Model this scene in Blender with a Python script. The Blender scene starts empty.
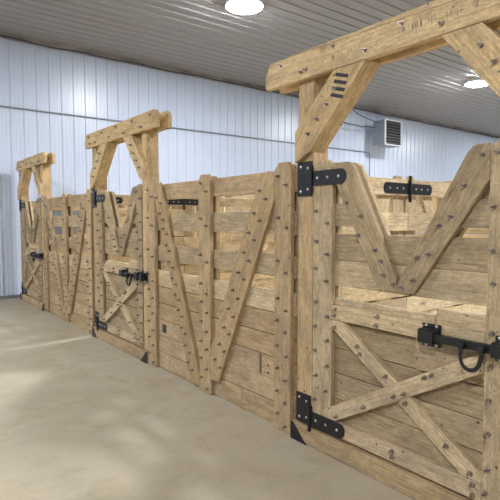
import bpy, bmesh, math, random
from mathutils import Matrix, Vector

S = bpy.context.scene
COL = S.collection
rng = random.Random(7)

LIGHTW = 315
# ------------------------------------------------------------------ materials
def new_mat(name):
    m = bpy.data.materials.new(name); m.use_nodes = True
    nt = m.node_tree; nt.nodes.clear()
    out = nt.nodes.new('ShaderNodeOutputMaterial'); b = nt.nodes.new('ShaderNodeBsdfPrincipled')
    nt.links.new(b.outputs[0], out.inputs[0])
    return m, nt, b

def N(nt, kind, **kw):
    n = nt.nodes.new(kind)
    for k, v in kw.items():
        if k.startswith('in_'):
            key = k[3:]
            n.inputs[int(key) if key.isdigit() else key].default_value = v
        else: setattr(n, k, v)
    return n

def mathn(nt, op, a, b=None, clamp=False):
    n = nt.nodes.new('ShaderNodeMath'); n.operation = op; n.use_clamp = clamp
    for i, v in enumerate((a, b)):
        if v is None: continue
        if isinstance(v, (int, float)): n.inputs[i].default_value = v
        else: nt.links.new(v, n.inputs[i])
    return n.outputs[0]

def maprange(nt, v, a, b, c, d):
    n = nt.nodes.new('ShaderNodeMapRange'); n.clamp = True
    n.inputs[1].default_value = a; n.inputs[2].default_value = b
    n.inputs[3].default_value = c; n.inputs[4].default_value = d
    nt.links.new(v, n.inputs[0]); return n.outputs[0]

def mix(nt, fac, a, b, mode='MIX'):
    n = nt.nodes.new('ShaderNodeMix'); n.data_type = 'RGBA'; n.blend_type = mode
    for s, v in ((0, fac), (6, a), (7, b)):
        if isinstance(v, (int, float)): n.inputs[s].default_value = v
        elif isinstance(v, tuple): n.inputs[s].default_value = v
        else: nt.links.new(v, n.inputs[s])
    return n.outputs[2]

def wood_material():
    m, nt, b = new_mat('rough_sawn_timber')
    L = nt.links
    tc = N(nt, 'ShaderNodeTexCoord'); oi = N(nt, 'ShaderNodeObjectInfo')
    off = N(nt, 'ShaderNodeVectorMath', operation='SCALE'); off.inputs[0].default_value = (31.7, 17.3, 23.1)
    L.new(oi.outputs['Random'], off.inputs['Scale'])
    add = N(nt, 'ShaderNodeVectorMath', operation='ADD')
    L.new(tc.outputs['Object'], add.inputs[0]); L.new(off.outputs[0], add.inputs[1])
    def mp(sc):
        n = N(nt, 'ShaderNodeMapping'); n.inputs['Scale'].default_value = sc; L.new(add.outputs[0], n.inputs[0]); return n.outputs[0]
    def noise(sc, scale, detail=4, rough=.6, dist=0.):
        n = N(nt, 'ShaderNodeTexNoise'); n.inputs['Scale'].default_value = scale; n.inputs['Detail'].default_value = detail
        n.inputs['Roughness'].default_value = rough; n.inputs['Distortion'].default_value = dist
        L.new(mp(sc), n.inputs['Vector']); return n.outputs['Fac']
    grain = noise((1.6, 15, 15), 2.4, 8, .72, 1.4)
    fine = noise((26, 90, 90), 1.6, 4, .7)
    mot = noise((9, 22, 22), 1.5, 5, .7, .8)
    blot = noise((2.2, 5, 5), 1.6, 5, .6)
    saw = N(nt, 'ShaderNodeTexWave'); saw.wave_type = 'BANDS'; saw.bands_direction = 'X'
    saw.inputs['Scale'].default_value = 38; saw.inputs['Distortion'].default_value = 1.2; saw.inputs['Detail'].default_value = 2
    L.new(mp((1, .5, .5)), saw.inputs['Vector'])
    # growth rings / cathedral figure
    ring = N(nt, 'ShaderNodeTexWave'); ring.wave_type = 'RINGS'; ring.rings_direction = 'X'
    ring.inputs['Scale'].default_value = 14; ring.inputs['Distortion'].default_value = 6; ring.inputs['Detail'].default_value = 3
    ring.inputs['Detail Scale'].default_value = .6
    L.new(mp((.35, 1.6, 1.6)), ring.inputs['Vector'])
    # knots
    vo = N(nt, 'ShaderNodeTexVoronoi'); vo.inputs['Scale'].default_value = 1.0
    L.new(mp((2.4, 7.5, 7.5)), vo.inputs['Vector'])
    knot = maprange(nt, vo.outputs['Distance'], .05, .17, 1, 0)
    knotcore = maprange(nt, vo.outputs['Distance'], .02, .07, 1, 0)
    # nail holes
    v2 = N(nt, 'ShaderNodeTexVoronoi'); v2.inputs['Scale'].default_value = 11
    L.new(mp((1, 1, 1)), v2.inputs['Vector'])
    nail = maprange(nt, v2.outputs['Distance'], .06, .095, 1, 0)
    # colour
    base = oi.outputs['Color']
    g = maprange(nt, grain, .3, .72, 0, 1)
    c = mix(nt, g, (0.70, 0.65, 0.57, 1), (1.20, 1.20, 1.17, 1))
    c = mix(nt, 1.0, base, c, 'MULTIPLY')
    rg = maprange(nt, ring.outputs['Fac'], 0, 1, .93, 1.04)
    gr = N(nt, 'ShaderNodeCombineColor'); [L.new(rg, gr.inputs[i]) for i in range(3)]
    c = mix(nt, 1.0, c, gr.outputs[0], 'MULTIPLY')
    fg = mathn(nt, 'MULTIPLY', maprange(nt, fine, .3, .7, .76, 1.2), maprange(nt, mot, .3, .7, .78, 1.18))
    fr = N(nt, 'ShaderNodeCombineColor'); [L.new(fg, fr.inputs[i]) for i in range(3)]
    c = mix(nt, 1.0, c, fr.outputs[0], 'MULTIPLY')
    sg = maprange(nt, saw.outputs['Fac'], 0, .6, .93, 1.0)
    sr = N(nt, 'ShaderNodeCombineColor'); [L.new(sg, sr.inputs[i]) for i in range(3)]
    c = mix(nt, 1.0, c, sr.outputs[0], 'MULTIPLY')
    bl = maprange(nt, blot, .48, .74, 0, .55)
    c = mix(nt, bl, c, (0.20, 0.155, 0.115, 1))
    bw = maprange(nt, blot, .46, .30, 0, .35)
    c = mix(nt, bw, c, (0.66, 0.50, 0.33, 1))
    pick = N(nt, 'ShaderNodeSeparateColor'); L.new(vo.outputs['Color'], pick.inputs[0])
    sel = mathn(nt, 'GREATER_THAN', pick.outputs[0], .5)
    k1 = mathn(nt, 'MULTIPLY', mathn(nt, 'MULTIPLY', knot, .55), sel)
    c = mix(nt, k1, c, (0.20, 0.12, 0.065, 1))
    c = mix(nt, mathn(nt, 'MULTIPLY', mathn(nt, 'MULTIPLY', knotcore, .75), sel), c, (0.07, 0.045, 0.03, 1))
    # dark checks running with the grain
    chk = noise((.9, 34, 34), 1.7, 5, .7, .4)
    c = mix(nt, maprange(nt, chk, .64, .72, 0, .7), c, (0.13, 0.095, 0.065, 1))
    c = mix(nt, mathn(nt, 'MULTIPLY', nail, .75), c, (0.05, 0.04, 0.035, 1))
    L.new(c, b.inputs['Base Color'])
    b.inputs['Roughness'].default_value = .86
    b.inputs['Specular IOR Level'].default_value = .25
    h = mathn(nt, 'ADD', mathn(nt, 'MULTIPLY', grain, .8), mathn(nt, 'MULTIPLY', fine, .4))
    h = mathn(nt, 'ADD', h, mathn(nt, 'MULTIPLY', saw.outputs['Fac'], .22))
    h = mathn(nt, 'SUBTRACT', h, mathn(nt, 'MULTIPLY', nail, .6))
    bp = N(nt, 'ShaderNodeBump'); bp.inputs['Strength'].default_value = .7; bp.inputs['Distance'].default_value = .008
    L.new(h, bp.inputs['Height']); L.new(bp.outputs[0], b.inputs['Normal'])
    return m

def simple(name, col, rough=.5, metal=0., var=.12, scale=20, bump=0.):
    m, nt, b = new_mat(name); L = nt.links
    tc = N(nt, 'ShaderNodeTexCoord')
    n = N(nt, 'ShaderNodeTexNoise'); n.inputs['Scale'].default_value = scale; n.inputs['Detail'].default_value = 4
    L.new(tc.outputs['Object'], n.inputs['Vector'])
    v = maprange(nt, n.outputs['Fac'], .3, .7, 1 - var, 1 + var)
    cc = N(nt, 'ShaderNodeCombineColor'); [L.new(v, cc.inputs[i]) for i in range(3)]
    c = mix(nt, 1.0, (*col, 1), cc.outputs[0], 'MULTIPLY')
    L.new(c, b.inputs['Base Color']); b.inputs['Metallic'].default_value = metal
    rv = min(.08, var * .5)
    r = maprange(nt, n.outputs['Fac'], .3, .7, max(0, rough - rv), min(1, rough + rv)); L.new(r, b.inputs['Roughness'])
    if bump:
        bp = N(nt, 'ShaderNodeBump'); bp.inputs['Strength'].default_value = bump; bp.inputs['Distance'].default_value = .004
        L.new(n.outputs['Fac'], bp.inputs['Height']); L.new(bp.outputs[0], b.inputs['Normal'])
    return m

def concrete():
    m, nt, b = new_mat('troweled_concrete'); L = nt.links
    tc = N(nt, 'ShaderNodeTexCoord')
    def noise(scale, detail=5, rough=.6, dist=0., sc=(1, 1, 1), rot=0.):
        mpn = N(nt, 'ShaderNodeMapping'); mpn.inputs['Scale'].default_value = sc; mpn.inputs['Rotation'].default_value = (0, 0, rot)
        L.new(tc.outputs['Object'], mpn.inputs[0])
        n = N(nt, 'ShaderNodeTexNoise'); n.inputs['Scale'].default_value = scale; n.inputs['Detail'].default_value = detail
        n.inputs['Roughness'].default_value = rough; n.inputs['Distortion'].default_value = dist
        L.new(mpn.outputs[0], n.inputs['Vector']); return n.outputs['Fac']
    big = noise(.7, 5, .6, .5); med = noise(3.2, 6, .65, .8); fine = noise(45, 3, .6)
    swirl = noise(1.5, 6, .7, 2.2, (1, 2.4, 1), .5)
    c = mix(nt, maprange(nt, big, .35, .65, 0, 1), (0.445, 0.385, 0.28, 1), (0.505, 0.455, 0.35, 1))
    c = mix(nt, maprange(nt, med, .48, .66, 0, .6), c, (0.40, 0.33, 0.215, 1))
    c = mix(nt, maprange(nt, swirl, .54, .72, 0, .32), c, (0.56, 0.53, 0.45, 1))
    c = mix(nt, maprange(nt, swirl, .46, .32, 0, .38), c, (0.35, 0.32, 0.26, 1))
    sp = maprange(nt, fine, .3, .7, .94, 1.05)
    cc = N(nt, 'ShaderNodeCombineColor'); [L.new(sp, cc.inputs[i]) for i in range(3)]
    c = mix(nt, 1.0, c, cc.outputs[0], 'MULTIPLY')
    L.new(c, b.inputs['Base Color'])
    L.new(maprange(nt, med, .3, .7, .50, .66), b.inputs['Roughness'])
    b.inputs['Specular IOR Level'].default_value = .35
    bp = N(nt, 'ShaderNodeBump'); bp.inputs['Strength'].default_value = .15; bp.inputs['Distance'].default_value = .004
    L.new(mathn(nt, 'ADD', med, mathn(nt, 'MULTIPLY', fine, .2)), bp.inputs['Height']); L.new(bp.outputs[0], b.inputs['Normal'])
    return m

def emit(name, col, st):
    m, nt, b = new_mat(name)
    b.inputs['Base Color'].default_value = (.9, .9, .9, 1)
    b.inputs['Emission Color'].default_value = (*col, 1); b.inputs['Emission Strength'].default_value = st
    return m

WOOD = wood_material()
BLACK = simple('black_powder_coated_steel', (.018, .018, .02), .42, .3, .2, 30)
BOLT = simple('weathered_steel', (.33, .285, .245), .36, .7, .5, 90)
INK = simple('black_stencil_ink', (.045, .045, .05), .8, 0, .3, 60)
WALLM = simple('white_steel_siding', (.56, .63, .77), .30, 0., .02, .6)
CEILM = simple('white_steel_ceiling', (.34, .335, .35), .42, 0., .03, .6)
TRIMM = simple('taupe_trim', (.30, .27, .25), .6, 0., .35, 3)
CONC = concrete()
GALV = simple('galvanised_steel', (.30, .32, .35), .4, .6, .1, 12)
CABLE = simple('dark_cable_sheath', (.05, .05, .055), .6, 0, .1, 10)
GREYP = simple('grey_enamel', (.30, .33, .38), .45, .2, .05, 5)
LENS = emit('lamp_lens', (.96, .98, 1.0), LIGHTW)
DARKG = simple('dark_grey_enamel', (.10, .10, .11), .5, .2, .05, 5)
MATM = simple('grey_rubber', (.16, .165, .175), .8, 0, .1, 8)
SCUFF = simple('brown_scuff', (.42, .32, .21), .9, 0, .3, 60)
WHITEP = simple('white_enamel', (.8, .8, .8), .4, 0, .03, 5)

# ------------------------------------------------------------------ helpers
def link(o): COL.objects.link(o); return o

def thing(name, label, cat, loc, group=None):
    o = bpy.data.objects.new(name, None); o.empty_display_size = .1
    link(o); o.location = loc; o['label'] = label; o['category'] = cat
    if group: o['group'] = group
    return o

def tag(o, label, cat, group=None):
    o['label'] = label; o['category'] = cat
    if group: o['group'] = group
    return o

def wloc(o):
    v = Vector(o.location)
    return v if o.parent is None else None

def mesh_obj(name, bm, mat, parent=None, loc=(0, 0, 0), smooth=False):
    me = bpy.data.meshes.new(name); bmesh.ops.recalc_face_normals(bm, faces=bm.faces)
    bm.to_mesh(me); bm.free(); me.materials.append(mat)
    if smooth:
        for p in me.polygons: p.use_smooth = True
    o = bpy.data.objects.new(name, me); link(o)
    o.location = loc
    if parent: o.parent = parent
    return o

def bm_box(bm, x0, x1, y0, y1, z0, z1):
    vs = [bm.verts.new(p) for p in ((x0, y0, z0), (x1, y0, z0), (x1, y1, z0), (x0, y1, z0), (x0, y0, z1), (x1, y0, z1), (x1, y1, z1), (x0, y1, z1))]
    fs = []
    for f in ((0, 3, 2, 1), (4, 5, 6, 7), (0, 1, 5, 4), (1, 2, 6, 5), (2, 3, 7, 6), (3, 0, 4, 7)):
        fs.append(bm.faces.new([vs[i] for i in f]))
    return fs

def bm_prism(bm, pts, h0, h1, axes):
    """pts: 2D outline, extruded from h0 to h1; axes(u,v,h)->xyz"""
    a = [bm.verts.new(axes(u, v, h0)) for u, v in pts]; b = [bm.verts.new(axes(u, v, h1)) for u, v in pts]
    n = len(pts); bm.faces.new(a); bm.faces.new(b[::-1])
    for i in range(n): bm.faces.new((a[i], b[i], b[(i + 1) % n], a[(i + 1) % n]))

def bm_cyl(bm, p0, p1, r, seg=12, r2=None):
    p0, p1 = Vector(p0), Vector(p1); d = (p1 - p0); L = d.length
    q = d.to_track_quat('Z', 'Y').to_matrix().to_4x4()
    M = Matrix.Translation((p0 + p1) / 2) @ q
    bmesh.ops.create_cone(bm, cap_ends=True, segments=seg, radius1=r, radius2=r if r2 is None else r2, depth=L, matrix=M)

def bevel_all(bm, w, seg=1):
    bmesh.ops.bevel(bm, geom=[e for e in bm.edges if e.calc_face_angle(0) > .5], offset=w, segments=seg, profile=.6, affect='EDGES')

def tube(name, pts, r, mat, parent=None, res=6):
    cu = bpy.data.curves.new(name, 'CURVE'); cu.dimensions = '3D'; cu.bevel_depth = r; cu.bevel_resolution = 2; cu.use_fill_caps = True
    sp = cu.splines.new('NURBS'); sp.points.add(len(pts) - 1); sp.use_endpoint_u = True; sp.order_u = 3; sp.resolution_u = res
    for p, c in zip(sp.points, pts): p.co = (*c, 1)
    o = bpy.data.objects.new(name, cu); o.data.materials.append(mat)
    dg_me = None
    link(o)
    bpy.context.view_layer.update()
    me = bpy.data.meshes.new_from_object(o.evaluated_get(bpy.context.evaluated_depsgraph_get()))
    bpy.data.objects.remove(o); 
    o = bpy.data.objects.new(name, me); link(o)
    for p in me.polygons: p.use_smooth = True
    if parent: o.parent = parent
    return o

# tints (linear)
TINTS = {
    'panel': [(.50, .375, .245), (.47, .35, .225), (.54, .41, .275), (.44, .33, .215), (.50, .385, .26)],
    'batten': [(.47, .35, .225), (.44, .325, .21), (.49, .37, .24)],
    'grey': [(.45, .36, .255), (.41, .325, .23), (.48, .385, .275), (.43, .34, .24)],
    'pale': [(.62, .51, .37), (.57, .46, .33), (.60, .48, .34)],
    'cream_lit': [(.76, .63, .45), (.72, .59, .42), (.80, .67, .49)],  # pale pine, brightened so the colour imitates lamplight on the partition boards
    'pine': [(.64, .485, .295), (.60, .45, .27), (.66, .51, .315)],
    'olive_shaded': [(.37, .295, .195), (.42, .335, .225), (.34, .27, .18)],  # dirty lower gate boards, tint also darkened to imitate shade behind the struts
    'post': [(.50, .37, .23)],
}
def tint(k):
    c = rng.choice(TINTS[k]); s = rng.uniform(.92, 1.08)
    return (c[0] * s * 1.12, c[1] * s * 1.10, c[2] * s * 1.02 * rng.uniform(.95, 1.04), 1)

def plank(name, poly, t0, t1, parent, ang=0., kind='panel', plane='Y', bev=.0045, jit=True):
    """timber whose outline is poly in (a, z) - a is world Y (plane 'Y', runs along the fence) or world X (plane 'X',
    runs across) - and whose thickness spans t0..t1 on the other axis. Local x runs along the grain."""
    c, s = math.cos(ang), math.sin(ang)
    cy = sum(p[0] for p in poly) / len(poly); cz = sum(p[1] for p in poly) / len(poly)
    if plane == 'Y': Lv, T = Vector((0, c, s)), Vector((1, 0, 0))
    else: Lv, T = Vector((c, 0, s)), Vector((0, 1, 0))
    W = T.cross(Lv)
    R = Matrix((Lv, W, T)).transposed()
    tm = (t0 + t1) / 2
    org = Vector((tm, cy, cz)) if plane == 'Y' else Vector((cy, tm, cz))
    def tolocal(a, z, t):
        p = Vector((t, a, z)) if plane == 'Y' else Vector((a, t, z))
        return R.transposed() @ (p - org)
    bm = bmesh.new()
    bm_prism(bm, poly, t0, t1, lambda a, z, t: tolocal(a, z, t))
    bmesh.ops.recalc_face_normals(bm, faces=bm.faces)
    if bev: bevel_all(bm, bev, 2)
    o = mesh_obj(name, bm, WOOD)
    pl = Vector(parent.location) if parent else Vector((0, 0, 0))
    jr = Matrix.Rotation(rng.uniform(-.0022, .0022), 3, 'Z') if jit else Matrix.Identity(3)
    o.matrix_basis = Matrix.Translation(org - pl) @ (R @ jr).to_4x4()
    if parent: o.parent = parent
    o.color = tint(kind)
    o['_l'] = 0; del o['_l']
    o_tolocal[o.name] = tolocal; o_t[o.name] = (t0, t1)
    return o
o_tolocal, o_t = {}, {}

def rect(a0, a1, z0, z1): return [(a0, z0), (a1, z0), (a1, z1), (a0, z1)]
def dogear(a0, a1, z0, z1, e=.038): return [(a0, z0), (a1, z0), (a1, z1 - e * 1.2), (a1 - e, z1), (a0 + e, z1), (a0, z1 - e * 1.2)]

# one bolt: washer, hex nut, stud - axis along local -Z
def bolt_mesh(sc=1.0):
    bm = bmesh.new()
    bm_cyl(bm, (0, 0, .004), (0, 0, -.003), .0165 * sc, 16)
    bm_cyl(bm, (0, 0, -.003), (0, 0, -.015), .0115 * sc, 6)
    bm_cyl(bm, (0, 0, -.015), (0, 0, -.027), .0065 * sc, 10)
    me = bpy.data.meshes.new('bolt'); bm.to_mesh(me); bm.free(); me.materials.append(BOLT); return me
BOLTME = bolt_mesh(.80)
def bolt(pl, a, z):
    t0, t1 = o_t[pl.name]
    p = o_tolocal[pl.name](a + rng.uniform(-.006, .006), z + rng.uniform(-.008, .008), t0)
    o = bpy.data.objects.new('bolt', BOLTME); link(o); o.parent = pl
    o.location = p; o.rotation_euler = (rng.uniform(-.06, .06), rng.uniform(-.06, .06), rng.uniform(0, 3))
    return o

ROWS = [(0.004, .161), (.166, .321), (.3225, .478), (.483, .637), (.643, .795), (.80, .955), (1.048, 1.20), (1.342, 1.50), (1.627, 1.775)]
P = 3.66

def lerp(a, b, t): return a + (b - a) * t

# ------------------------------------------------------------------ fence panel
def fence_panel(k, label):
    y = k * P
    t = thing('fence_panel', label, 'fence panel', (2.25, 3.48 + y, 0), 'timber fence panels between the gates')
    splits = {0: [3.02, 3.28], 1: [], 2: [2.79], 3: [], 4: [3.3], 5: [3.42], 6: [], 7: [3.05 if k else 9], 8: []}
    for i, (z0, z1) in enumerate(ROWS):
        ys = [2.425] + [s for s in splits[i] if s < 4.5] + [4.545]
        ys = sorted(set(ys))
        for a, b in zip(ys, ys[1:]):
            kd = 'pale' if i == 5 else ('grey' if i in (6, 7) else 'panel')
            ob = plank('board', rect(a + y + .001, b + y - .001, z0 + rng.uniform(0, .002), z1), 2.235, 2.268, t, 0, kd)
    for (a0, a1, zt) in ((2.43, 2.595, 1.82), (3.40, 3.575, 1.81), (4.375, 4.545, 1.82)):
        b = plank('batten', dogear(a0 + y, a1 + y, .004, zt), 2.20, 2.2345, t, math.pi / 2, 'batten')
        m = (a0 + a1) / 2 + y
        for z0, z1 in ROWS:
            zc = (z0 + z1) / 2
            bolt(b, m + .042, zc + .035); bolt(b, m - .042, zc - .035)
        plank('batten', dogear(a0 + y + .005, a1 + y - .005, .03, zt - .01), 2.2685, 2.302, t, math.pi / 2, 'batten')
    # diagonals
    d1 = plank('brace', [(4.373 + y, 1.805), (4.30 + y, 1.80), (4.235 + y, 1.765), (3.577 + y, .12), (3.577 + y, .03), (3.72 + y, .03), (4.373 + y, 1.66)], 2.20, 2.2345, t, math.atan2(1.7, .66), 'batten')
    for j in range(11):
        q = (j + .5) / 11; cy = lerp(3.68, 4.30, q) + y; cz = lerp(.12, 1.72, q)
        bolt(d1, cy + .035, cz); bolt(d1, cy - .035, cz - .05)
    d2 = plank('brace', [(3.398 + y, .13), (3.285 + y, .14), (2.597 + y, 1.58), (2.597 + y, 1.73), (2.66 + y, 1.775), (2.745 + y, 1.765), (3.398 + y, .40)], 2.20, 2.2345, t, math.atan2(1.63, -.66), 'batten')
    for j in range(10):
        q = (j + .5) / 10; cy = lerp(3.32, 2.69, q) + y; cz = lerp(.22, 1.69, q)
        bolt(d2, cy + .03, cz + .02); bolt(d2, cy - .035, cz - .03)
    if k == 0:
        bm = bmesh.new()
        for (a, b, c, d) in ((2.775, 2.783, .335, .475), (2.79, 2.798, .33, .47), (2.69, 2.71, .40, .415), (2.69, 2.71, .345, .36), (2.72, 2.73, .345, .35), (2.74, 2.75, .345, .35), (4.22, 4.30, .36, .44)):
            bm_box(bm, 2.2342, 2.2350, a, b, c, d)
        o = mesh_obj('stencil_mark', bm, INK, t); o.location = -Vector(t.location); o['label'] = 'black stencilled marks'
        o.location = (-2.25, -3.48, 0)
    return t

# ------------------------------------------------------------------ gate frame
def gate_frame(k, label, bl, br):
    y = k * P
    t = thing('gate_frame', label, 'gate frame', (2.27, 1.62 + y, 0), 'header frames over the stall gates')
    TL = Vector(t.location)
    for (a0, a1) in ((2.237, 2.372), (.8865, .994)):
        bm = bmesh.new()
        # post notched at the top to carry the two header planks
        c = (a0 + a1) / 2
        prof = [(2.212, .122), (2.34, .122), (2.34, 2.315), (2.295, 2.315), (2.295, 2.46), (2.216, 2.46), (2.216, 2.30), (2.212, 2.30)]
        # local frame: x along the grain (world Z)
        bm_prism(bm, prof, a0 + y, a1 + y, lambda x, z, h: (z - 1.2, h - (c + y), x - 2.275))
        bmesh.ops.recalc_face_normals(bm, faces=bm.faces); bevel_all(bm, .003, 1)
        o = mesh_obj('post', bm, WOOD, t)
        R = Matrix(((0, 0, 1), (0, 1, 0), (1, 0, 0)))
        # mirror-free basis: local x->Z, local y->Y, local z->X is left handed; flip y through mesh
        for v in o.data.vertices: v.co.y = -v.co.y
        o.data.flip_normals()
        R = Matrix(((0, 0, 1), (0, -1, 0), (1, 0, 0)))
        o.matrix_basis = Matrix.Translation(Vector((2.275, c + y, 1.2)) - TL) @ R.to_4x4()
        o.color = tint('pine' if a0 < 1 else 'post')
    h = 2.308; H = 2.475
    ch = .05
    for i, (t0, t1) in enumerate(((2.172, 2.2155), (2.2955, 2.339))):
        poly = [(br + y + .02, h), (bl + y - .01, h), (bl + y, h + .02), (bl + y, H - ch * 1.7), (bl + y - ch, H), (br + y + ch, H), (br + y, H - ch)]
        if k == 0 and i == 0:
            poly = [(br + .02, h), (bl - .01, h), (bl, h + .02), (bl, H - ch * 1.7), (bl - ch, H), (br + ch, H - .05), (br, H - ch - .05)]
            plank('packing_strip', [(2.45, H + .0005), (br + ch, H - .047), (br + ch, H), (br + ch + .04, H + .004), (2.45, H + .004)], t0 + .006, t1 - .004, t, 0, 'pine', bev=.0015, jit=False)
        bmn = plank('header_beam', poly, t0, t1, t, 0, 'pine', jit=False)
        if k == 0 and i == 0:
            bm = bmesh.new()
            for (a0, a1, cnt, zc_) in ((2.06, 1.90, 12, .07), (1.62, 1.18, 40, .085)):
                for _ in range(cnt):
                    a = rng.uniform(a1, a0); zz = h + zc_ + rng.gauss(0, .004); w_ = rng.uniform(.003, .006); hh_ = rng.uniform(.022, .034)
                    bm_prism(bm, [(a, zz - hh_ / 2), (a + w_, zz - hh_ / 2), (a + w_, zz + hh_ / 2), (a, zz + hh_ / 2)], t0 - .0006, t0 + .0004, lambda u, v, hh: (hh, u, v))
            o = mesh_obj('scuff_mark', bm, SCUFF, t); o.location = -TL; o['kind'] = 'stuff'; o['label'] = 'short dark scuffs on the header'
        if i == 0:
            n = 9
            for j in range(n):
                a = lerp(br + .12, bl - .16, j / (n - 1)) + y
                bolt(bmn, a, h + (.045 if j % 2 else .125))
            bolt(bmn, 2.305 + y, h + .04); bolt(bmn, .92 + y, h + .04)
    # knee braces
    if k == 0: pl_ = [(2.352 + y, 1.835), (2.362 + y, 2.02), (2.055 + y, 2.306), (1.81 + y, 2.306), (2.19 + y, 1.87), (2.30 + y, 1.80)]
    else: pl_ = [(2.352 + y, 1.835), (2.362 + y, 1.98), (2.12 + y, 2.306), (1.79 + y, 2.306), (2.19 + y, 1.86), (2.30 + y, 1.80)]
    pl_ = [(2.368 + y, 1.80), (2.368 + y, 1.99), (2.045 + y, 2.306), (1.805 + y, 2.306), (2.236 + y, 1.86)]
    b = plank('knee_brace', pl_, 2.174, 2.305, t, math.atan2(.5, -.4), 'pine', jit=False)
    for q in (.1, .35, .6, .85):
        bolt(b, lerp(2.27, 1.98, q) + y, lerp(1.93, 2.25, q)); 
    if k == 0:
        bm = bmesh.new()
        for j in range(5):
            a = 2.03 - j * .006; z = 2.215 + j * .013
            pts = [(a - .0, z - .075), (a - .012, z - .069), (a - .075, z - .035 + .02), (a - .063, z - .049 + .02)]
        for j in range(4):
            z = 2.285 - j * .036; a = 2.02 + j * .012
            pts = [(a, z), (a + .01, z - .018), (a - .085, z - .048), (a - .095, z - .030)]
            bm_prism(bm, pts, 2.1732, 2.1742, lambda u, v, hh: (hh, u, v))
        o = mesh_obj('stencil_mark', bm, INK, t); o.location = -TL; o['label'] = 'black stencilled bars'
    pr = [(.889 + y, 1.825), (.889 + y, 2.0), (1.165 + y, 2.306), (1.365 + y, 2.306), (.99 + y, 1.86)]
    b = plank('knee_brace', pr, 2.174, 2.305, t, math.atan2(.5, .4), 'pine', jit=False)
    for q in (.1, .35, .6, .85):
        bolt(b, lerp(.945, 1.20, q) + y, lerp(1.92, 2.25, q))
    # sill
    plank('sill', rect(.888 + y, 2.405 + y, .002, .118), 2.188, 2.335, t, 0, 'panel', bev=.008, jit=False)
    for (a, s) in ((2.402, -1), (.887, 1)):
        bm = bmesh.new()
        pts = [(a + y, .001), (a + y + s * .15, .001), (a + y + s * .12, .02), (a + y + s * .02, .115), (a + y, .12)]
        bm_prism(bm, pts, 2.181, 2.187, lambda u, v, hh: (hh, u, v))
        o = mesh_obj('corner_plate', bm, BLACK, t); o.location = -TL; o['label'] = 'black steel corner plate'
    return t

# ------------------------------------------------------------------ hardware
def hinge(parent, a_pin, zs, z_plate, length, x_plate, x_strap, zstrap_h=.088):
    """plate on the post (larger Y), strap on the gate (smaller Y)"""
    TL = Vector(parent.location)
    bm = bmesh.new()
    fs = bm_box(bm, x_plate - .008, x_plate, a_pin + .012, a_pin + .14, z_plate[0], z_plate[1])
    bevel_all(bm, .002)
    # barrel
    bm_cyl(bm, (x_strap - .012, a_pin, zs - .07), (x_strap - .012, a_pin, zs + .07), .011, 12)
    for dz in (-.075, .075): bm_cyl(bm, (x_strap - .012, a_pin, zs + dz - .006), (x_strap - .012, a_pin, zs + dz + .006), .014, 12)
    bm_box(bm, x_strap - .012, x_plate - .002, a_pin + .004, a_pin + .02, zs - .05, zs + .05)
    h = mesh_obj('hinge', bm, BLACK, parent); h.location = -TL; h['label'] = 'black steel strap hinge'
    bm = bmesh.new()
    n = 8; r = zstrap_h / 2
    pts = [(a_pin - .004, zs - r), (a_pin - .004, zs + r)]
    for i in range(n + 1):
        th = math.pi / 2 + math.pi * i / n
        pts.append((a_pin - length + r * .8 + math.cos(th) * r * .8, zs + math.sin(th) * r))
    bm_prism(bm, pts, x_strap - .008, x_strap, lambda u, v, hh: (hh, u, v))
    s = mesh_obj('strap', bm, BLACK, h)
    def stud(yy, zz, xx):
        o = bpy.data.objects.new('bolt', BOLTSM); link(o); o.parent = h; o.location = (xx, yy, zz); o.rotation_euler = (0, math.pi / 2, 0)
    for q in (.18, .48, .80): stud(a_pin - length * q, zs, x_strap - .008)
    for zz in (z_plate[0] + .03, z_plate[1] - .03): stud(a_pin + .11, zz, x_plate - .008); stud(a_pin + .045, zz + .012 if zz < sum(z_plate)/2 else zz - .012, x_plate - .008)
    return h

def small_bolt():
    bm = bmesh.new()
    bmesh.ops.create_uvsphere(bm, u_segments=12, v_segments=6, radius=.0095)
    for v in bm.verts: v.co.z *= .6
    me = bpy.data.meshes.new('bolt'); bm.to_mesh(me); bm.free(); me.materials.append(STEEL)
    for p in me.polygons: p.use_smooth = True
    return me
STEEL = simple('bright_zinc', (.62, .62, .60), .3, .9, .15, 80)
BOLTSM = small_bolt()

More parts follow.
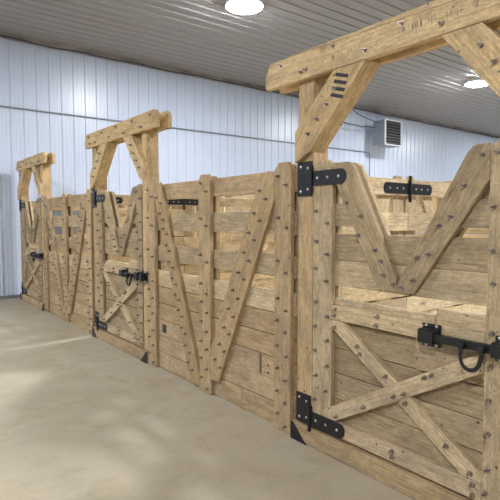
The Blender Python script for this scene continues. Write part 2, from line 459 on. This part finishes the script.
def latch(parent, y):
    TL = Vector(parent.location); z = .874
    bm = bmesh.new()
    bm_box(bm, 2.140, 2.166, .87 + y, 1.43 + y, z - .018, z + .018); bevel_all(bm, .004, 2)
    l = mesh_obj('slide_latch', bm, BLACK, parent); l.location = -TL; l['label'] = 'black steel slide bolt latch'
    for (a, w) in ((1.385, .08), (1.02, .085), (.905, .05)):
        bm = bmesh.new()
        bm_box(bm, 2.188, 2.196, a - w / 2 - .008 + y, a + w / 2 + .008 + y, z - .056, z + .056)
        f = [(2.130, z - .03), (2.130, z + .03), (2.142, z + .035), (2.19, z + .035), (2.19, z - .035), (2.142, z - .035)]
        bm_prism(bm, f, a - w / 2 + y, a + w / 2 + y, lambda u, v, hh: (u, hh, v))
        bevel_all(bm, .003, 1)
        mesh_obj('bracket', bm, BLACK, l)
        for dz in (-.046, .046):
            for da in (-w * .35, w * .35):
                o = bpy.data.objects.new('bolt', BOLTSM); link(o); o.parent = l; o.location = (2.187, a + da + y, z + dz); o.rotation_euler = (0, math.pi / 2, 0)
    # hanging loop handle
    c = 1.145
    pts = [(2.128, c + .046, z + .0), (2.122, c + .052, z - .03)]
    for i in range(9):
        th = math.pi * (i + .5) / 9
        pts.append((2.115, c + math.cos(th) * .048, z - .048 - math.sin(th) * .058))
    pts += [(2.122, c - .052, z - .03), (2.128, c - .046, z + .0)]
    pts = [(a, b + y, d) for a, b, d in pts]
    r = tube('handle', pts, .008, BLACK, l)
    tw = [(a - .004, c + y + (b - c - y) * .9, z + (d - z) * .9 - .004) for a, b, d in pts]
    r = tube('handle', tw, .006, BLACK, l)
    for s in (-1, 1):
        bm = bmesh.new()
        bm_cyl(bm, (2.127, c + s * .047 + y - .012, z - .004), (2.127, c + s * .047 + y + .012, z - .004), .016, 10)
        mesh_obj('collar', bm, BLACK, l)
    return l

# ------------------------------------------------------------------ gate
def gate(k, label):
    y = k * P
    t = thing('stall_gate', label, 'gate', (2.25, 1.61 + y, .13), 'timber stall gates')
    B0, B1, F0, F1 = 2.2350, 2.268, 2.20, 2.2345
    def bd(a0, a1, z0, z1, kind='grey'): return plank('board', rect(a0 + y, a1 + y, z0, z1), B0, B1, t, 0, kind)
    bd(.997, 2.223, 1.046, 1.199); bd(.997, 2.223, 1.203, 1.357)
    plank('board', [(2.223 + y, 1.403), (1.80 + y, 1.403), (1.88 + y, 1.536), (2.223 + y, 1.536)], B0, B1, t, 0, 'grey')
    plank('board', [(.997 + y, 1.403), (1.33 + y, 1.403), (1.26 + y, 1.536), (.997 + y, 1.536)], B0, B1, t, 0, 'grey')
    bd(1.395, 2.223, .833, .968, 'pale'); bd(.997, 1.39, .833, 1.003, 'pale')
    bd(.997, 2.223, .672, .828, 'olive_shaded'); bd(.997, 2.223, .515, .667, 'olive_shaded'); bd(.997, 2.223, .358, .510, 'olive_shaded'); bd(.997, 2.223, .20, .353, 'grey')
    bd(.997, 2.223, .135, .197, 'grey')
    zc = [.17, .28, .435, .59, .75, .90, 1.12, 1.28, 1.47, 1.70]
    for (a0, a1, kd) in ((2.066, 2.223, 'grey'), (.997, 1.122, 'grey')):
        s = plank('stile', dogear(a0 + y, a1 + y, .135, 1.80), F0, F1, t, math.pi / 2, kd)
        w = (a1 - a0) * .30; m = (a0 + a1) / 2 + y
        for z in zc:
            for da, zz in ((w, z + .03), (-w, z - .045 if z > .2 else z)):
                if a0 > 2 and (abs(zz - 1.695) < .06 or abs(zz - .185) < .06): continue
                bolt(s, m + da, zz)
        plank('stile', dogear(a0 + y + .004, a1 + y - .004, .14, 1.79), 2.2685, 2.302, t, math.pi / 2, 'pale')
    v1 = [(2.064 + y, 1.775), (1.955 + y, 1.775), (1.915 + y, 1.755), (1.607 + y, 1.135), (1.607 + y, 1.058), (1.72 + y, 1.062), (2.064 + y, 1.70)]
    v2 = [(1.124 + y, 1.785), (1.20 + y, 1.78), (1.235 + y, 1.745), (1.605 + y, 1.095), (1.605 + y, 1.058), (1.50 + y, 1.062), (1.124 + y, 1.62)]
    for (t0, t1, kd, nm) in ((F0, F1, 'grey', 1), (2.2685, 2.302, 'pale', 0)):
        a = plank('brace', v1, t0, t1, t, math.atan2(.68, .37), kd)
        b = plank('brace', v2, t0, t1, t, math.atan2(.68, -.42), kd)
        if nm:
            for (yy, zz) in ((1.955, 1.54), (1.85, 1.46), (1.86, 1.36), (1.745, 1.27), (1.70, 1.22), (1.68, 1.14), (1.63, 1.10)): bolt(a, yy + y, zz)
            for (yy, zz) in ((1.16, 1.73), (1.24, 1.60), (1.30, 1.45), (1.36, 1.42), (1.42, 1.27), (1.48, 1.25), (1.50, 1.14), (1.57, 1.09)): bolt(b, yy + y, zz)
    # rails
    r = plank('rail', rect(1.124 + y, 2.064 + y, .842, .928), F0, F1, t, 0, 'pale')
    for yy in (2.035, 1.72, 1.40): bolt(r, yy + y, .905); bolt(r, yy + y + .004, .865)
    r = plank('rail', rect(1.124 + y, 2.223 + y, .138, .228) if False else rect(1.124 + y, 2.064 + y, .138, .228), F0, F1, t, 0, 'pale')
    for yy in (1.61, 1.16): bolt(r, yy + y, .205); bolt(r, yy + y - .004, .165)
    # mounting block behind the latch
    plank('mounting_block', [(1.485 + y, .67), (1.50 + y, .69), (1.49 + y, .838), (1.124 + y, .838), (1.124 + y, .71)], F0 + .015, F1, t, 0, 'grey')
    # X : one continuous strut, one cut in two
    hw = .043
    p0, p1 = Vector((2.05, .265)), Vector((1.115, .80))
    d = (p1 - p0).normalized(); n = Vector((-d.y, d.x))
    def lineat(a, off):
        base = p0 + n * off; s = (a - base.x) / d.x; return base.y + d.y * s
    n2 = n if n.y > 0 else -n
    o1 = hw if n.y > 0 else -hw
    x2 = [(2.064 + y, lineat(2.064, -o1)), (2.064 + y, lineat(2.064, o1)), (1.124 + y, lineat(1.124, o1)), (1.124 + y, lineat(1.124, -o1))]
    x2 = [(2.064 + y, .23), (2.064 + y, lineat(2.064, o1)), (1.124 + y, lineat(1.124, o1)), (1.124 + y, lineat(1.124, -o1)), (lambda: (2.0 + y, .23))()]
    x2[4] = (2.022 + y, .232); x2[0] = (2.064 + y, .232)
    b = plank('strut', x2, F0 - .003, F1, t, math.atan2(d.y, d.x), 'pale')
    for q in (.03, .25, .47, .53, .68, .72): 
        c = p0.lerp(p1, q); off = n * (.018 if int(q * 100) % 2 else -.018); bolt(b, c.x + off.x + y, c.y + off.y)
    q0, q1 = Vector((2.045, .835)), Vector((1.135, .225))
    e = (q1 - q0).normalized(); m = Vector((-e.y, e.x))
    def cross(off, side):   # intersection of the X1 edge (offset off) with the strut edge (offset side)
        A = q0 + m * off; B = p0 + n * side
        det = e.x * (-d.y) - e.y * (-d.x)
        r_ = B - A; s = (r_.x * (-d.y) - r_.y * (-d.x)) / det
        return A + e * s
    up, lo = (o1, -o1)
    a_, b_ = cross(hw, up), cross(-hw, up)
    def vert(off, a): A = q0 + m * off; return (a, A.y + e.y * (a - A.x) / e.x)
    zt = .840
    def hor(off, z): A = q0 + m * off; return (A.x + e.x * (z - A.y) / e.y, z)
    mlow = hw if m.y < 0 else -hw
    P1 = [vert(mlow, 2.064), (2.064, zt), hor(-mlow, zt), tuple(cross(-mlow, up)), tuple(cross(mlow, up))]
    P2 = [tuple(cross(mlow, lo)), tuple(cross(-mlow, lo)), vert(-mlow, 1.124), (1.124, .230), hor(mlow, .230)]
    for poly, bl_ in ((P1, ((2.03, .80), (1.86, .72), (1.84, .685), (1.66, .59))), (P2, ((1.53, .49), (1.30, .35), (1.17, .25)))):
        b = plank('strut', [(u + y, v) for u, v in poly], F0, F1, t, math.atan2(-e.y, -e.x), 'pale')
        for u, v in bl_: bolt(b, u + y, v)
    hinge(t, 2.232 + y, 1.695, (1.59, 1.805), .275, 2.211, 2.199)
    hinge(t, 2.232 + y, .185, (.13, .32), .285, 2.211, 2.199)
    latch(t, y)
    TLz = t.location.z
    return t

# ------------------------------------------------------------------ partitions between stalls
def partition(yc, x0, x1, label, strap_at=(), solid=False):
    t = thing('stall_partition', label, 'partition', ((x0 + x1) / 2, yc, 0), 'stall partitions behind the fence')
    TL = Vector(t.location)
    y0, y1 = yc - .017, yc + .017
    rows = ROWS + ([(.959, 1.044), (1.205, 1.338), (1.505, 1.60)] if solid else [])
    for i, (z0, z1) in enumerate(rows):
        plank('board', rect(x0, x1, z0 + .01, z1 - (0 if i < 8 else .005)), y0, y1, t, 0, rng.choice(['cream_lit', 'cream_lit', 'pale']), 'X')
    for a0 in (x0 + .01, x1 - .15):
        plank('batten', dogear(a0, a0 + .14, .01, 1.80), y1 + .001, y1 + .035, t, math.pi / 2, 'pale', 'X')
    w = x1 - x0
    mx = (x0 + x1) / 2
    for (u0, u1) in ((x0 + .23, mx), (x1 - .23, mx)):
        s = 1 if u1 > u0 else -1
        plank('brace', [(u0 - s * .06, 1.77), (u0 + s * .09, 1.77), (u1 + s * .0, .15), (u1 - s * .14, .15)], y1 + .001, y1 + .035, t, math.atan2(-1.6, u1 - u0), 'pale', 'X')
    for (a, b, pin) in strap_at:
        bm = bmesh.new(); r = .043; zc = 1.695
        d = 1 if b > a else -1
        pts = [(a, zc + r), (a, zc - r)]
        for i in range(9):
            th = -math.pi / 2 + math.pi * i / 8
            pts.append((b - d * r * .8 + d * math.cos(th) * r * .8, zc + math.sin(th) * r))
        bm_prism(bm, pts, y0 - .009, y0 - .001, lambda u, v, hh: (u, hh, v))
        if pin:
            bm_cyl(bm, (a - d * .005, y0 - .014, 1.585), (a - d * .005, y0 - .014, 1.80), .012, 12)
        s = mesh_obj('hinge', bm, BLACK, t); s.location = -TL; s['label'] = 'black steel strap hinge'
        for q in (.25, .5, .78):
            o = bpy.data.objects.new('bolt', BOLTSM); link(o); o.parent = s; o.location = (lerp(a, b, q), y0 - .009, zc); o.rotation_euler = (math.pi / 2, 0, 0)
    return t

# ------------------------------------------------------------------ build the run of stalls
fence_panel(0, 'nearest timber fence panel, between the middle gate and the near gate, pale third board')
fence_panel(1, 'farther timber fence panel, between the far gate and the middle gate')
gate_frame(0, 'nearest post-and-beam header frame with black stencil on its knee brace, cut by the picture edge', 2.66, .54)
gate_frame(1, 'middle post-and-beam header frame, both of its posts and both knee braces in view', 6.17 - P, 4.255 - P)
gate_frame(2, 'farthest and smallest post-and-beam header frame, against the white wall', 9.70 - 2 * P, 7.93 - 2 * P)
gate(0, 'nearest stall gate with crossed lower braces, V top and large black slide latch')
gate(1, 'middle stall gate with crossed braces, hung under the middle header frame')
gate(2, 'farthest stall gate at the end of the row, next to the white wall')
partition(2.50, 2.35, 3.545, 'short partition leaf behind the nearest gate, left of the black strap hinge joint', [(3.545, 3.22, True), (2.36, 2.68, False)])
partition(2.50, 3.553, 5.86, 'long partition leaf behind the nearest gate, right of the black strap hinge joint', [(3.562, 3.87, False)])
partition(6.25, 2.35, 3.592, 'short partition leaf seen through the middle gate and left half of the nearest fence panel', [(3.59, 3.27, True), (2.36, 2.68, False)], True)
partition(6.25, 3.600, 5.86, 'long partition leaf with bright boards, seen through the gaps of the nearest fence panel', [(3.612, 3.93, False)])

def rear_fence(y0, y1, label):
    t = thing('rear_fence', label, 'fence', (5.95, (y0 + y1) / 2, 0), 'rear fences along the backs of the stalls')
    for (z0, z1) in [(.004, .18), (.185, .36), (.365, .54), (.545, .72), (.725, .90), (.905, 1.08), (1.085, 1.26), (1.265, 1.44), (1.445, 1.61), (1.613, 1.77), (1.774, 1.94)]:
        m = y0 + (y1 - y0) * rng.uniform(.3, .7)
        plank('board', rect(y0, m - .001, z0, z1), 5.935, 5.968, t, 0, rng.choice(['pine', 'pale', 'panel']))
        plank('board', rect(m + .001, y1, z0, z1), 5.935, 5.968, t, 0, rng.choice(['pine', 'pale', 'panel']))
    n = 4
    for i in range(n):
        a = lerp(y0 + .01, y1 - .16, i / (n - 1))
        plank('batten', dogear(a, a + .15, .005, 1.93), 5.90, 5.934, t, math.pi / 2, 'pine')
    return t
rear_fence(2.50, 6.23, 'timber fence at the backs of the stalls, seen through the nearest gate')
rear_fence(6.27, 9.88, 'timber fence at the backs of the stalls, seen through gaps of the nearest fence panel')

t = thing('wall_lining', 'timber and grey lining on the white wall, seen through gaps of the farther fence panel', 'wall lining', (4.1, 9.88, 0))
for z0, z1 in [(.01, .2), (.205, .4), (.405, .6), (.605, .8), (.805, 1.0), (1.005, 1.16), (1.62, 1.79)]:
    plank('board', rect(2.36, 5.86, z0, z1), 9.84, 9.874, t, 0, 'panel', 'X')
for a in (2.4, 3.5, 4.6, 5.7): plank('batten', rect(a, a + .09, .005, 1.78), 9.876, 9.926, t, math.pi / 2, 'panel', 'X')
bm = bmesh.new(); bm_box(bm, 2.36, 5.86, 9.852, 9.872, 1.163, 1.617); bevel_all(bm, .003)
o = mesh_obj('rubber_mat', bm, MATM, t); o.location = -Vector(t.location); o['label'] = 'plain grey panel'

# ------------------------------------------------------------------ room shell
X0, X1, Y0, Y1, H = -7.0, 24.0, -8.0, 9.95, 4.80
def struct(o): o['kind'] = 'structure'; return o

bm = bmesh.new(); bm_box(bm, X0 - .1, X1 + .1, Y0 - .1, Y1 + .1, -.15, 0)
struct(mesh_obj('floor', bm, CONC))

def ribbed(name, length, run, mat, big=.02, pitch=.2286):
    """ribbed steel sheet: profile along u (0..run), extruded along v (0..length), ribs rise to +w"""
    bm = bmesh.new(); prof = []
    n = int(run / pitch) + 1; u = 0
    for i in range(n):
        b = i * pitch
        prof += [(b, 0), (b + .012, big), (b + .035, big), (b + .047, 0), (b + .10, 0), (b + .106, .004), (b + .114, .004), (b + .12, 0), (b + .165, 0), (b + .171, .004), (b + .179, .004), (b + .185, 0)]
    prof = [p for p in prof if p[0] <= run] + [(run, 0)]
    back = -.05
    a = [bm.verts.new((u, 0, w)) for u, w in prof]; c = [bm.verts.new((u, length, w)) for u, w in prof]
    for i in range(len(prof) - 1): bm.faces.new((a[i], a[i + 1], c[i + 1], c[i]))
    # solid back
    q = [bm.verts.new(p) for p in ((0, 0, back), (run, 0, back), (run, length, back), (0, length, back))]
    bm.faces.new(q[::-1]); bm.faces.new((a[0], c[0], q[3], q[0])); bm.faces.new((a[-1], q[1], q[2], c[-1]))
    bm.faces.new([q[0], q[1]] + a[::-1]); bm.faces.new([q[3]] + c + [q[2]])
    o = mesh_obj(name, bm, mat); return o

def place(o, cols, org):
    M = Matrix((cols[0], cols[1], cols[2])).transposed().to_4x4(); M.translation = org; o.matrix_world = M
    struct(o)

V = Vector
# wall_back: faces -Y ; u along +X, v along +Z, w = u x v = -Y
place(ribbed('wall_back', H, X1 - X0, WALLM), (V((1, 0, 0)), V((0, 0, 1)), V((0, -1, 0))), V((X0, Y1, 0)))
place(ribbed('wall_front', H, X1 - X0, WALLM), (V((-1, 0, 0)), V((0, 0, 1)), V((0, 1, 0))), V((X1, Y0, 0)))
place(ribbed('wall_left', H, Y1 - Y0, WALLM), (V((0, 1, 0)), V((0, 0, 1)), V((1, 0, 0))), V((X0, Y0, 0)))
place(ribbed('wall_right', H, Y1 - Y0, WALLM), (V((0, -1, 0)), V((0, 0, 1)), V((-1, 0, 0))), V((X1, Y1, 0)))
# ceiling: faces -Z ; ribs along X ; u along -Y ... v along X, w=-Z : u x v = (0,1,0)x(1,0,0) = (0,0,-1)
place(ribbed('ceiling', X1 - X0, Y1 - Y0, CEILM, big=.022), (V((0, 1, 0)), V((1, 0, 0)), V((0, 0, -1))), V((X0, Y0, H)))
bm = bmesh.new(); bm_box(bm, X0, X1, Y1 - .085, Y1 - .024, H - .125, H - .025); bevel_all(bm, .01)
struct(mesh_obj('trim_1', bm, TRIMM))
bm = bmesh.new(); bm_box(bm, X0, X1, Y1 - .045, Y1 - .022, 0.0, .06)
struct(mesh_obj('baseboard_back', bm, GALV))

# cable draped along the ceiling edge
pts = []; x = X0 + .3; i = 0
while x < X1 - .3:
    pts.append((x, Y1 - .12, H - .10 - .05 * (i % 2) * rng.uniform(.3, 1.3))); x += rng.uniform(.45, .8); i += 1
o = tube('electrical_cable', pts, .013, CABLE, res=3)
tag(o, 'dark cable draped along the joint of white wall and ceiling', 'cable')

# conduit
zc = 3.475
pts = [(X0 + .1, Y1 - .037, zc), (2, Y1 - .037, zc), (7, Y1 - .037, zc), (11.6, Y1 - .037, zc - .0), (12.05, Y1 - .037, zc), (12.15, Y1 - .037, zc - .02), (12.18, Y1 - .037, zc - .12), (12.18, Y1 - .037, zc - .6), (12.18, Y1 - .037, 1.0)]
o = tube('conduit', pts, .013, GALV)
tag(o, 'thin grey conduit running level across the white wall and turning down', 'conduit')
for x in [-5, -3, -1, 1, 2.6, 4.4, 6.2, 8.0, 9.8, 11.4]:
    bm = bmesh.new(); bm_box(bm, x - .015, x + .015, Y1 - .054, Y1 - .0205, zc - .018, zc + .018); mesh_obj('clip', bm, GALV, o)

# unit heater
hx0, hx1, hy0, hy1, hz0, hz1 = 11.95, 12.72, 9.17, 9.62, 3.62, 4.34
t = thing('unit_heater', 'grey louvred unit heater hanging under the ceiling by the white wall', 'heater', ((hx0 + hx1) / 2, (hy0 + hy1) / 2, hz0))
TL = Vector(t.location)
def sub(name, bm, mat, smooth=False, par=t):
    o = mesh_obj(name, bm, mat, par, smooth=smooth)
    if par is t: o.location = -TL
    return o
bm = bmesh.new(); bm_box(bm, hx0, hx1, hy0 + .05, hy1, hz0, hz1); bevel_all(bm, .012, 2); sub('casing', bm, GREYP)
bm = bmesh.new()
fr = .022
bm_box(bm, hx0, hx1, hy0, hy0 + .05, hz0, hz0 + fr); bm_box(bm, hx0, hx1, hy0, hy0 + .05, hz1 - fr, hz1)
bm_box(bm, hx0, hx0 + fr, hy0, hy0 + .05, hz0 + fr, hz1 - fr); bm_box(bm, hx1 - fr, hx1, hy0, hy0 + .05, hz0 + fr, hz1 - fr)
sub('frame', bm, WHITEP)
bm = bmesh.new(); bm_box(bm, hx0 + fr, hx1 - fr, hy0 + .04, hy0 + .05, hz0 + fr, hz1 - fr); sub('grille_back', bm, BLACK)
for i in range(8):
    z = hz0 + fr + .02 + i * .082
    bm = bmesh.new()
    bm_prism(bm, [(hy0 + .002, z), (hy0 + .006, z - .004), (hy0 + .038, z + .034), (hy0 + .034, z + .038)], hx0 + fr, hx1 - fr, lambda u, v, hh: (hh, u, v))
    sub('louvre', bm, DARKG)
for (a, b) in ((hx0 + .08, hy0 + .12), (hx1 - .08, hy0 + .12), (hx0 + .08, hy1 - .06), (hx1 - .08, hy1 - .06)):
    bm = bmesh.new(); bm_cyl(bm, (a, b, hz1 - .01), (a, b, H - .001), .007, 8); sub('hanger_rod', bm, GALV)
o = tube('heater_cable', [(10.2, 9.3, H - .02), (10.4, 9.3, 4.58), (10.9, 9.32, 4.36), (11.5, 9.35, 4.27), (11.95, 9.40, 4.27)], .012, CABLE)
tag(o, 'upper of two thin cables drooping from the ceiling to the unit heater', 'cable')
o = tube('heater_cable', [(8.9, 9.6, H - .02), (9.2, 9.6, 4.5), (10.0, 9.6, 4.22), (11.2, 9.58, 4.1), (11.95, 9.55, 4.15)], .012, CABLE)
tag(o, 'lower of two thin cables drooping from the ceiling to the unit heater', 'cable')

# ------------------------------------------------------------------ ceiling lights
LIGHTP = 215
def ceiling_light(x, y, label, group='round ceiling lights'):
    t = thing('ceiling_light', label, 'ceiling light', (x, y, H), group)
    bm = bmesh.new()
    bm_cyl(bm, (0, 0, 0), (0, 0, -.078), .285, 48, .289); mesh_obj('housing', bm, WHITEP, t)
    bm = bmesh.new()
    bm_cyl(bm, (0, 0, -.078), (0, 0, -.092), .28, 48, .26)
    bmesh.ops.remove_doubles(bm, verts=bm.verts, dist=.0005)
    mesh_obj('lens', bm, LENS, t)
    return t
ceiling_light(4.75, 6.33, 'bright round ceiling light at the top edge, above the nearest fence panel')
ceiling_light(11.85, 6.40, 'bright round ceiling light at right, below the knee brace of the nearest header frame')
ceiling_light(-2.35, 6.33, 'round ceiling light over the aisle at the far end, left of the view')
ceiling_light(-2.35, -.90, 'round ceiling light over the aisle behind the viewer')
ceiling_light(4.75, -.90, 'round ceiling light over the near stall, right of the view')
ceiling_light(11.85, -.90, 'round ceiling light far to the right of the view')
ceiling_light(18.95, 6.40, 'round ceiling light at the far right end of the barn')

# world: dim ambient inside the closed barn
w = bpy.data.worlds.new('World'); S.world = w; w.use_nodes = True
w.node_tree.nodes['Background'].inputs[0].default_value = (.6, .65, .7, 1); w.node_tree.nodes['Background'].inputs[1].default_value = .3

# ------------------------------------------------------------------ camera
cd = bpy.data.cameras.new('Camera'); cd.sensor_width = 36; cd.lens = 36; cd.clip_start = .05
cam = bpy.data.objects.new('Camera', cd); link(cam)
cam.location = (0, 0, 1.44); cam.rotation_euler = (math.radians(90) - math.atan(30 / 500), 0, -math.radians(37.5))
S.camera = cam
S.view_settings.view_transform = 'Standard'; S.view_settings.look = 'None'; S.view_settings.exposure = 0.36; S.view_settings.gamma = 1
S.view_settings.use_curve_mapping = False
S.cycles.max_bounces = 8; S.cycles.diffuse_bounces = 5
